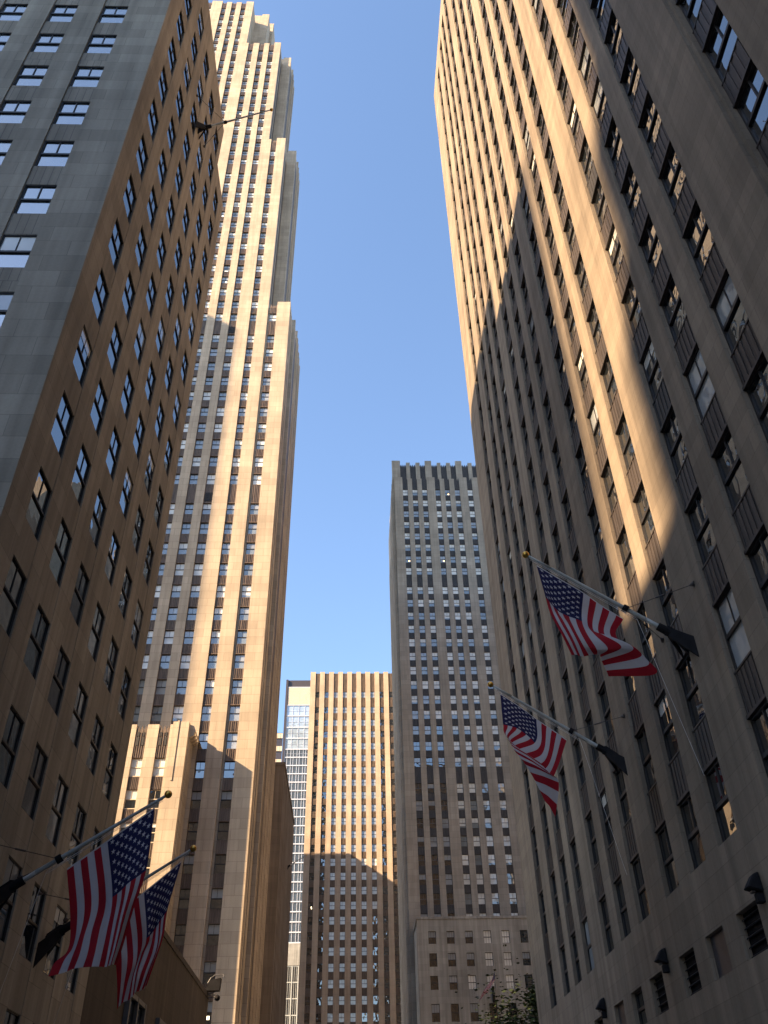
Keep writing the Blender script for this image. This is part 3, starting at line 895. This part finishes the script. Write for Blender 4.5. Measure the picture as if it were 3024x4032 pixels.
# ------------------------------------------------------------------ glass tower and its neighbour far behind
R = thing('glass_tower', 'distant glass curtain wall tower with white floor bands left of the tan slab', 'building')
YG, gx0, gx1 = 350.0, -29.4, -12.0
bm = bmesh.new(); box(bm, gx0, gx1, YG + .3, 380, GZ - .1, 183.4)
finish(bm, 'wall', M['dark_panel'], R)
FG = Face('-y', YG)
bm = bmesh.new(); FG.box(bm, gx0 - .95, gx0, 60, 183.4, -28, .5)
finish(bm, 'fin_wall', M['dark_panel'], R)
bm = bmesh.new()
for k in range(45): FG.box(bm, gx0 + .25 + .39 * k, gx0 + .45 + .39 * k, 171.2, 179.6, -.3, .25)
finish(bm, 'louvre_band', M['cream_louvre'], R)
bm = bmesh.new(); FG.box(bm, gx0, gx1, 170.9, 171.2, -.35, .35); FG.box(bm, gx0, gx1, 179.6, 179.9, -.35, .3)
finish(bm, 'band_trim', M['white_metal'], R)
levels = [170.9, 165.8, 160.5, 155.5, 150.6] + [150.6 - 3.58 * k for k in range(1, 22)]
for za, zb in zip(levels, levels[1:]):
    bm = bmesh.new(); FG.box(bm, gx0, gx1, zb + .42, za, -.2, 0)
    w = finish(bm, 'window', M['glass_pale'] if za > 155 else M['glass_cw'], R)
    bm = bmesh.new()
    FG.box(bm, gx0, gx1, zb, zb + .42, -.2, .3)
    for k in range(7):
        x = gx0 + 2.6 * k
        for q in ((x, x + 1.05) if za < 155 else (x,)): FG.box(bm, q, q + .16, zb + .42, za, -.1, .16)
    if za > 150: FG.box(bm, gx0, gx1, (za + zb) / 2, (za + zb) / 2 + .06, -.1, .12)
    finish(bm, 'frame', M['white_metal'], w)
bm = bmesh.new(); FG.box(bm, gx0, gx1, 68, levels[-1], -.2, .4)
finish(bm, 'stone_band', M['lime_podium'], R)
bm = bmesh.new(); FG.box(bm, gx0, gx1, GZ, 68, -.25, -.05)
w = finish(bm, 'lattice_window', M['glass_a'], R)
bm = bmesh.new()
for k in range(8): FG.box(bm, gx0 + 2.3 * k, gx0 + 2.3 * k + .42, GZ, 68, -.1, .3)
for k in range(24): FG.box(bm, gx0 + .76 * k + .3, gx0 + .76 * k + .42, GZ, 68, -.1, .1)
for k in range(14): FG.box(bm, gx0, gx1, 5.2 * k, 5.2 * k + .35, -.1, .2)
finish(bm, 'frame', M['pole'], w)

R = thing('banded_tower', 'small distant tower of beige and dark bands between skyscraper and glass tower', 'building')
bm = bmesh.new(); box(bm, -60, -37.6, 430.3, 460, GZ - .1, 194.6)
finish(bm, 'wall', M['dark_band'], R)
FB_ = Face('-y', 430)
for k in range(14):
    bm = bmesh.new()
    z = 191.5 - 7.1 * k
    FB_.box(bm, -60, -37.6, z, z + 2.6, -.4, .2)
    for j in range(16): FB_.box(bm, -60 + 1.4 * j, -60 + 1.4 * j + .15, z + .1, z + 2.5, .19, .3)
    finish(bm, 'floor_band', M['beige_band'], R)

# ------------------------------------------------------------------ unseen buildings: some inferred from shadows, others added to shape the light
def block(name, label, boxes, mat='caster'):
    R = thing(name, label, 'building')
    bm = bmesh.new()
    for b in boxes: box(bm, *b)
    finish(bm, 'wall', M[mat], R)
    # window strips so that reflections of it read as a building
    bm = bmesh.new()
    for (x0, x1, y0, y1, z0, z1) in boxes:
        F = Face('+x', x1)
        y = y0 + 1.6
        while y + 1.4 < y1:
            zz = z0 + 6
            while zz + 2.2 < z1 - 2:
                F.box(bm, y, y + 1.4, zz, zz + 2.2, -.02, .04)
                zz += 3.6
            y += 2.8
    finish(bm, 'windows', M['glass_a'], R)
block('corner_block', 'stone block outside the picture on the left across the side street', [(-75, -40, 6.3, 18.8, GZ, 81), (-75, -40.01, 18.8, 33, GZ, 90)])
block('setback_tower', 'stepped tower outside the picture behind the viewer on the left', [(-160, -122, -112, -61.8, GZ, 230), (-160.01, -122.1, -61.8, -59.4, GZ, 158), (-160.02, -122.2, -59.4, -57.0, GZ, 146), (-160.03, -122.3, -57.0, -54.6, GZ, 136)])
block('plaza_block', 'low block outside the picture beside the viewer on the left', [(-85, -60, -26, -1, GZ, 63.5)])
block('side_tower', 'tall tower outside the picture left of the office block', [(-130, -95, 66.4, 100, GZ, 169.5)])
block('rear_block', 'office block hidden behind the tall skyscraper', [(-90, -27.6, 205, 225, GZ, 90)])
block('east_sky_blocker', 'unseen stone blocks added behind the near right tower to cut sky light', [(50, 100, 60, 160, GZ, 120), (50, 100, 175, 300, GZ, 150)])  # added out of sight to reduce sky fill on the skyscraper's flank
block('south_sky_blocker', 'unseen stone block added on the right behind the viewer to cut sky light', [(50, 110, -100, 40, GZ, 70)])  # added unseen block, trims sky fill from the right rear
block('shadow_softener', 'unseen slim tower added far away on the left to soften a shadow edge', [(-212, -200, -67, -59, GZ, 188)])  # added far off so its wide penumbra softens the right tower's shadow
block('street_end_sky_blocker', 'unseen wide block added behind the viewer to darken the street', [(-58, 48, -100, -72, GZ, 55)])  # added across the street behind the camera to keep sky light low

# ------------------------------------------------------------------ flag poles and flags
def flagpole(base, tip, X, label, group, r=0.075, stays=True, rope=None):
    base, tip = Vector(base), Vector(tip)
    s = 1 if X > 0 else -1                       # wall side
    R = thing('flagpole', label, 'flagpole', group, loc=base)
    ax = (tip - base).normalized()
    L = (tip - base).length
    sock = base + ax * L * 0.13
    bm = bmesh.new()
    n = 6
    for i in range(n):
        a, b = i / n, (i + 1) / n
        tube(bm, base + ax * L * (0.08 + .9 * a), base + ax * L * (0.08 + .9 * b), r * (1 - .45 * a), r * (1 - .45 * b), 12, cap=i in (0, n - 1))
    finish(bm, 'pole', M['pole'], R, smooth=True)
    bm = bmesh.new()
    c = base + ax * L
    bmesh.ops.create_uvsphere(bm, u_segments=18, v_segments=12, radius=r * 1.5, matrix=Matrix.Translation(c))
    tube(bm, c - ax * r * 3.2, c - ax * r * 1.2, r * .45, r * .35, 8)
    finish(bm, 'finial', M['gold'], R, smooth=True)
    bm = bmesh.new()
    k = base + ax * L * 0.36
    tube(bm, k - ax * .09, k + ax * .09, r * 1.5, seg=12)
    finish(bm, 'collar', M['iron'], R)
    # socket and flared gusset plates on the wall
    bm = bmesh.new()
    tube(bm, base + ax * .05, sock + ax * .2, r * 1.75, r * 1.6, 12)
    wallx = X - s * 0.002
    # cast bracket: a flared fin that runs up and down the wall, and two side webs
    def fin(pts, w):
        f0 = [bm.verts.new((p[0], p[1] - w, p[2])) for p in pts]; f1 = [bm.verts.new((p[0], p[1] + w, p[2])) for p in pts]
        k = len(pts)
        bm.faces.new(f0); bm.faces.new(f1[::-1])
        for q in range(k): bm.faces.new((f0[q], f1[q], f1[(q + 1) % k], f0[(q + 1) % k]))
    yb, zb = base.y, base.z
    c = sock
    fin([(wallx, yb, zb + .2), (c.x + s * .2, yb, c.z + .1), (c.x, yb, c.z + .08), (c.x, yb, c.z - .2), (c.x + s * .22, yb, c.z - .3), (wallx, yb, zb - .5)], .05)
    for dy, za, zc in ((-.7, -.95, -.22), (.5, -.4, -.1)):
        y2 = yb + dy
        e = .05 if dy > 0 else -.05
        hexa(bm, [(wallx, y2, zb + za), (wallx, y2 - e, zb + za), (c.x + s * .1, yb - e, c.z - .28), (c.x + s * .1, yb + e, c.z - .28),
                  (wallx, y2, zb + zc), (wallx, y2 - e, zb + zc), (c.x + s * .1, yb - e, c.z + .08), (c.x + s * .1, yb + e, c.z + .08)])
    finish(bm, 'bracket', M['iron'], R)
    if stays:
        for dy in (-1.75, 1.75):
            bm = bmesh.new()
            a = Vector((X, base.y + dy, base.z + 1.05))
            tube(bm, k, a, .012, seg=6)
            m = k.lerp(a, .45)
            d = (a - k).normalized()
            tube(bm, m, m + d * .32, .028, seg=6)
            tube(bm, a - d * .16, a, .03, .1, 8)
            finish(bm, 'stay_wire', M['wire'], R)
    if rope:
        bm = bmesh.new()
        off = Vector((0, -.03, -.13))
        p0 = base + ax * L * .97 + off * .6
        p1 = base + ax * L * .3 + off * 1.5
        tube(bm, p0, p1, .009, seg=5)
        tube(bm, p0 + Vector((0, .03, -.03)), p1 + Vector((0, .02, -.05)), .008, seg=5)
        tube(bm, p1, Vector((p1.x + s * .9, p1.y, base.z - 4.5)), .008, seg=5)
        finish(bm, 'halyard', M['rope'], R)
    return R

def spline(vals, ts, t):
    """cubic through the control values (Hermite, finite differences)"""
    n = len(ts)
    i = max(0, min(n - 2, sum(1 for q in ts if q <= t) - 1))
    h = ts[i + 1] - ts[i]
    def sl(k):
        if k == 0: return (vals[1] - vals[0]) / (ts[1] - ts[0])
        if k == n - 1: return (vals[-1] - vals[-2]) / (ts[-1] - ts[-2])
        a = (vals[k] - vals[k - 1]) / (ts[k] - ts[k - 1]); b = (vals[k + 1] - vals[k]) / (ts[k + 1] - ts[k])
        return (a + b) * .5
    x = (t - ts[i]) / h
    m0, m1 = sl(i) * h, sl(i + 1) * h
    return (2 * x**3 - 3 * x**2 + 1) * vals[i] + (x**3 - 2 * x**2 + x) * m0 + (-2 * x**3 + 3 * x**2) * vals[i + 1] + (x**3 - x**2) * m1

def flag(label, cols, vs, depth, y0, group, wave=(2.2, .09, 0.0), nu=52, nv=90):
    """cols[u][v] gives where each of five lines of the cloth runs; depth[u][v] is how far the fold comes forward (m)"""
    us = [0, .27, .538, .77, 1]
    P = np.zeros((5, len(vs), 3))
    for a in range(5):
        for b in range(len(vs)):
            d = depth[a][b]
            P[a, b] = pix(*cols[a][b], 'y', y0 - d)
    bm = bmesh.new()
    uvl = bm.loops.layers.uv.new('UVMap')
    grid = {}
    for j in range(nv + 1):
        v = j / nv
        line = np.array([[spline(P[a, :, k], vs, v) for k in range(3)] for a in range(5)])
        for i in range(nu + 1):
            u = i / nu
            p = [spline(line[:, k], us, u) for k in range(3)]
            fq, am, ph = wave
            w = am * v ** .8 * math.sin(2 * math.pi * (u * fq + ph + v * .35)) + .35 * am * math.sin(2 * math.pi * (u * fq * 2.3 + v * 1.1 + ph)) * v
            grid[i, j] = bm.verts.new((p[0] + .25 * w * .4, p[1] + w, p[2]))
    for j in range(nv):
        for i in range(nu):
            f = bm.faces.new((grid[i, j], grid[i + 1, j], grid[i + 1, j + 1], grid[i, j + 1]))
            for lp, (ii, jj) in zip(f.loops, ((i, j), (i + 1, j), (i + 1, j + 1), (i, j + 1))):
                lp[uvl].uv = (ii / nu, jj / nv)
    me = bpy.data.meshes.new('flag')
    bm.to_mesh(me); bm.free()
    me.materials.append(M['flag'])
    for p in me.polygons: p.use_smooth = True
    o = link('flag', me)
    tag(o, label, 'flag', group)
    return o

GP = 'flagpoles set aslant on the facades'
flagpole((10.7, 24.14, 14.0), (5.91, 24.14, 17.43), RIGHT_X, 'nearer gold tipped pole on the right tower, above and right of the other', GP, .085, rope=1)
flagpole((10.7, 33.21, 13.82), (5.8, 33.21, 17.17), RIGHT_X, 'farther gold tipped pole on the right tower, lower in the picture', GP, .085, rope=1)
flagpole((-10.3, 26.46, 6.99), (-5.73, 26.46, 9.97), LEFT_X, 'pole at lower left whose gold ball stands before the sunlit block', GP, .08, rope=1)
flagpole((-10.3, 31.84, 7.05), (-5.74, 31.84, 10.02), LEFT_X, 'pole at lower left half hidden behind the nearest flag', GP, .08, rope=1)
flagpole((-10.3, 28.81, 55.0), (-5.72, 28.81, 57.82), LEFT_X, 'bare pole without a flag high on the brown side of the left block', GP, .075)
flagpole((-11.9, 160, 46.9), (-8.5, 160, 49.0), -11.9, 'tiny distant bare pole on the dark annex wall', GP, .09, stays=False)

L6 = lambda x, y: (.4822 * x, 3050 + .4822 * y)
Q = lambda x, y: (2000 + .5123 * x, 2100 + .5123 * y)
Mm = lambda x, y: (1850 + .4521 * x, 2600 + .4521 * y)
GF = 'striped flags hanging from the facade poles'
vA = [0, .4, .7, .85, 1]
flag('largest striped flag, spread wide at lower left from the nearer pole', [
    [(610, 3178), (574, 3426), (521, 3590), (488, 3704), (458, 3799)],
    [(516, 3244), (507, 3479), (475, 3625), (452, 3722), (430, 3802)],
    [(423, 3309), (441, 3532), (420, 3660), (404, 3742), (391, 3807)],
    [(343, 3365), (361, 3570), (331, 3693), (315, 3758), (293, 3815)],
    [(263, 3421), (275, 3625), (260, 3747), (214, 3790), (190, 3845)]], vA,
    [[0, .05, .0, -.1, -.2], [0, .1, .15, .1, .05], [0, -.15, .1, .2, .25], [0, .1, .25, .35, .4], [0, .0, .3, .5, .7]], 26.4, GF, (2.0, .07, .1))
flag('striped flag narrowing to a point just right of the largest flag', [
    [(715, 3390), (659, 3587), (640, 3704), (608, 3801), (580, 3883)],
    [(640, 3452), (620, 3640), (605, 3747), (575, 3829), (551, 3899)],
    [(567, 3511), (578, 3696), (553, 3769), (534, 3834), (521, 3921)],
    [(503, 3563), (520, 3700), (521, 3800), (505, 3866), (488, 3948)],
    [(440, 3615), (455, 3740), (458, 3812), (461, 3888), (458, 3975)]], vA,
    [[0, .05, .1, .1, .0], [0, -.1, .2, .2, .1], [0, .15, -.1, .1, .2], [0, -.1, .15, .1, .0], [0, .1, 0, -.1, -.1]], 31.8, GF, (2.4, .08, .4))
vB = [0, .4, .55, .8, 1]
flag('striped flag folded over itself on the upper pole of the right tower', [
    [Q(220, 245), Q(290, 490), Q(320, 600), Q(420, 790), Q(490, 935)],
    [Q(400, 350), Q(400, 610), Q(445, 690), Q(520, 830), Q(570, 945)],
    [Q(580, 455), Q(570, 675), Q(600, 755), Q(680, 880), Q(690, 925)],
    [Q(730, 560), Q(705, 775), Q(800, 800), Q(960, 900), Q(720, 985)],
    [Q(885, 655), Q(860, 830), Q(1060, 965), Q(1120, 1085), Q(775, 1095)]], vB,
    [[0, .1, .3, .5, .4], [0, -.05, .5, .6, .4], [0, -.2, .5, .6, .3], [0, -.15, .45, .5, .1], [0, -.2, .2, .2, -.1]], 24.1, GF, (1.6, .05, .2))
vC = [0, .4, .65, .85, 1]
flag('striped flag twisted into a long tail on the lower pole of the right tower', [
    [Mm(265, 290), Mm(290, 560), Mm(310, 650), Mm(420, 770), Mm(520, 840)],
    [Mm(430, 400), Mm(430, 600), Mm(345, 700), Mm(480, 800), Mm(600, 880)],
    [Mm(580, 510), Mm(565, 720), Mm(400, 800), Mm(560, 900), Mm(700, 995)],
    [Mm(715, 600), Mm(655, 870), Mm(520, 960), Mm(650, 1010), Mm(775, 1060)],
    [Mm(845, 690), Mm(740, 990), Mm(640, 1180), Mm(700, 1280), Mm(745, 1365)]], vC,
    [[0, .1, .3, .3, .2], [0, 0, .4, .4, .2], [0, -.15, .4, .4, .2], [0, -.1, .4, .35, .1], [0, -.2, .2, .2, 0]], 33.15, GF, (1.6, .05, .6))

# small flag on the podium front
R = thing('flagpole', 'small upright pole at the foot of the podium block windows', 'flagpole', GP, loc=(23.6, 165, 26.7))
bm = bmesh.new(); tube(bm, (23.75, 164.9, 26.6), (24.2, 161.5, 31.6), .07, .05, 8)
finish(bm, 'pole', M['pole'], R)
bm = bmesh.new(); box(bm, 23.55, 23.95, 164.5, 164.98, 26.0, 28.4)
finish(bm, 'bracket', M['iron'], R)
sw = lambda x, y: (1550 + .3762 * x, 3200 + .3762 * y)
flag('tiny drooping striped flag in front of the podium block', [
    [sw(1052, 1655), sw(1060, 1740), sw(1030, 1800), sw(1000, 1850), sw(985, 1880)],
    [sw(1049, 1670), sw(1040, 1760), sw(1010, 1830), sw(970, 1880), sw(945, 1910)],
    [sw(1046, 1690), sw(1020, 1790), sw(980, 1850), sw(940, 1910), sw(915, 1950)],
    [sw(1043, 1710), sw(1000, 1800), sw(960, 1870), sw(925, 1920), sw(900, 1970)],
    [sw(1040, 1730), sw(975, 1820), sw(935, 1880), sw(910, 1930), sw(892, 1988)]], vA,
    [[0, .1, .2, .1, 0]] * 5, 161.8, GF, (2, .1, 0), 26, 40)

# ------------------------------------------------------------------ street tree at the lower right
R = thing('street_tree', 'dark green leafy tree top at the foot of the podium block', 'tree', loc=(11.8, 72, GZ))
rng = random.Random(3)
base = Vector((11.8, 72.0, GZ))
bm = bmesh.new()
tube(bm, base, base + Vector((.1, 0, 6.5)), .24, .17, 10)
tips = []
for k in range(9):
    a = k * 2.4; h = 5.4 + rng.random() * 1.6
    p = base + Vector((.1, 0, h))
    q = p + Vector((math.cos(a) * (1.2 + rng.random()), math.sin(a) * (1.2 + rng.random()), 2.5 + rng.random() * 4.6))
    m = p.lerp(q, .5) + Vector((rng.uniform(-.3, .3), rng.uniform(-.3, .3), .2))
    tube(bm, p, m, .09, .06, 6); tube(bm, m, q, .06, .025, 6)
    tips += [m, q]
finish(bm, 'trunk', M['bark'], R)
bm = bmesh.new()
for k in range(13000):
    if rng.random() < .8:
        c = rng.choice(tips) + Vector((rng.gauss(0, .5), rng.gauss(0, .5), rng.gauss(.2, .55)))
    else:
        c = base + Vector((rng.gauss(0, 1.4), rng.gauss(0, 1.4), 10.0 + rng.gauss(0, 2)))
    s = rng.uniform(.10, .22)
    e = Matrix.Rotation(rng.random() * 6.28, 3, 'Z') @ Matrix.Rotation(rng.uniform(-1.2, 1.2), 3, 'X')
    bm.faces.new([bm.verts.new(c + e @ Vector(p)) for p in ((-s, 0, 0), (0, -s * .5, 0), (s, 0, .02), (0, s * .5, 0))])
finish(bm, 'crown', M['leaf'], R)
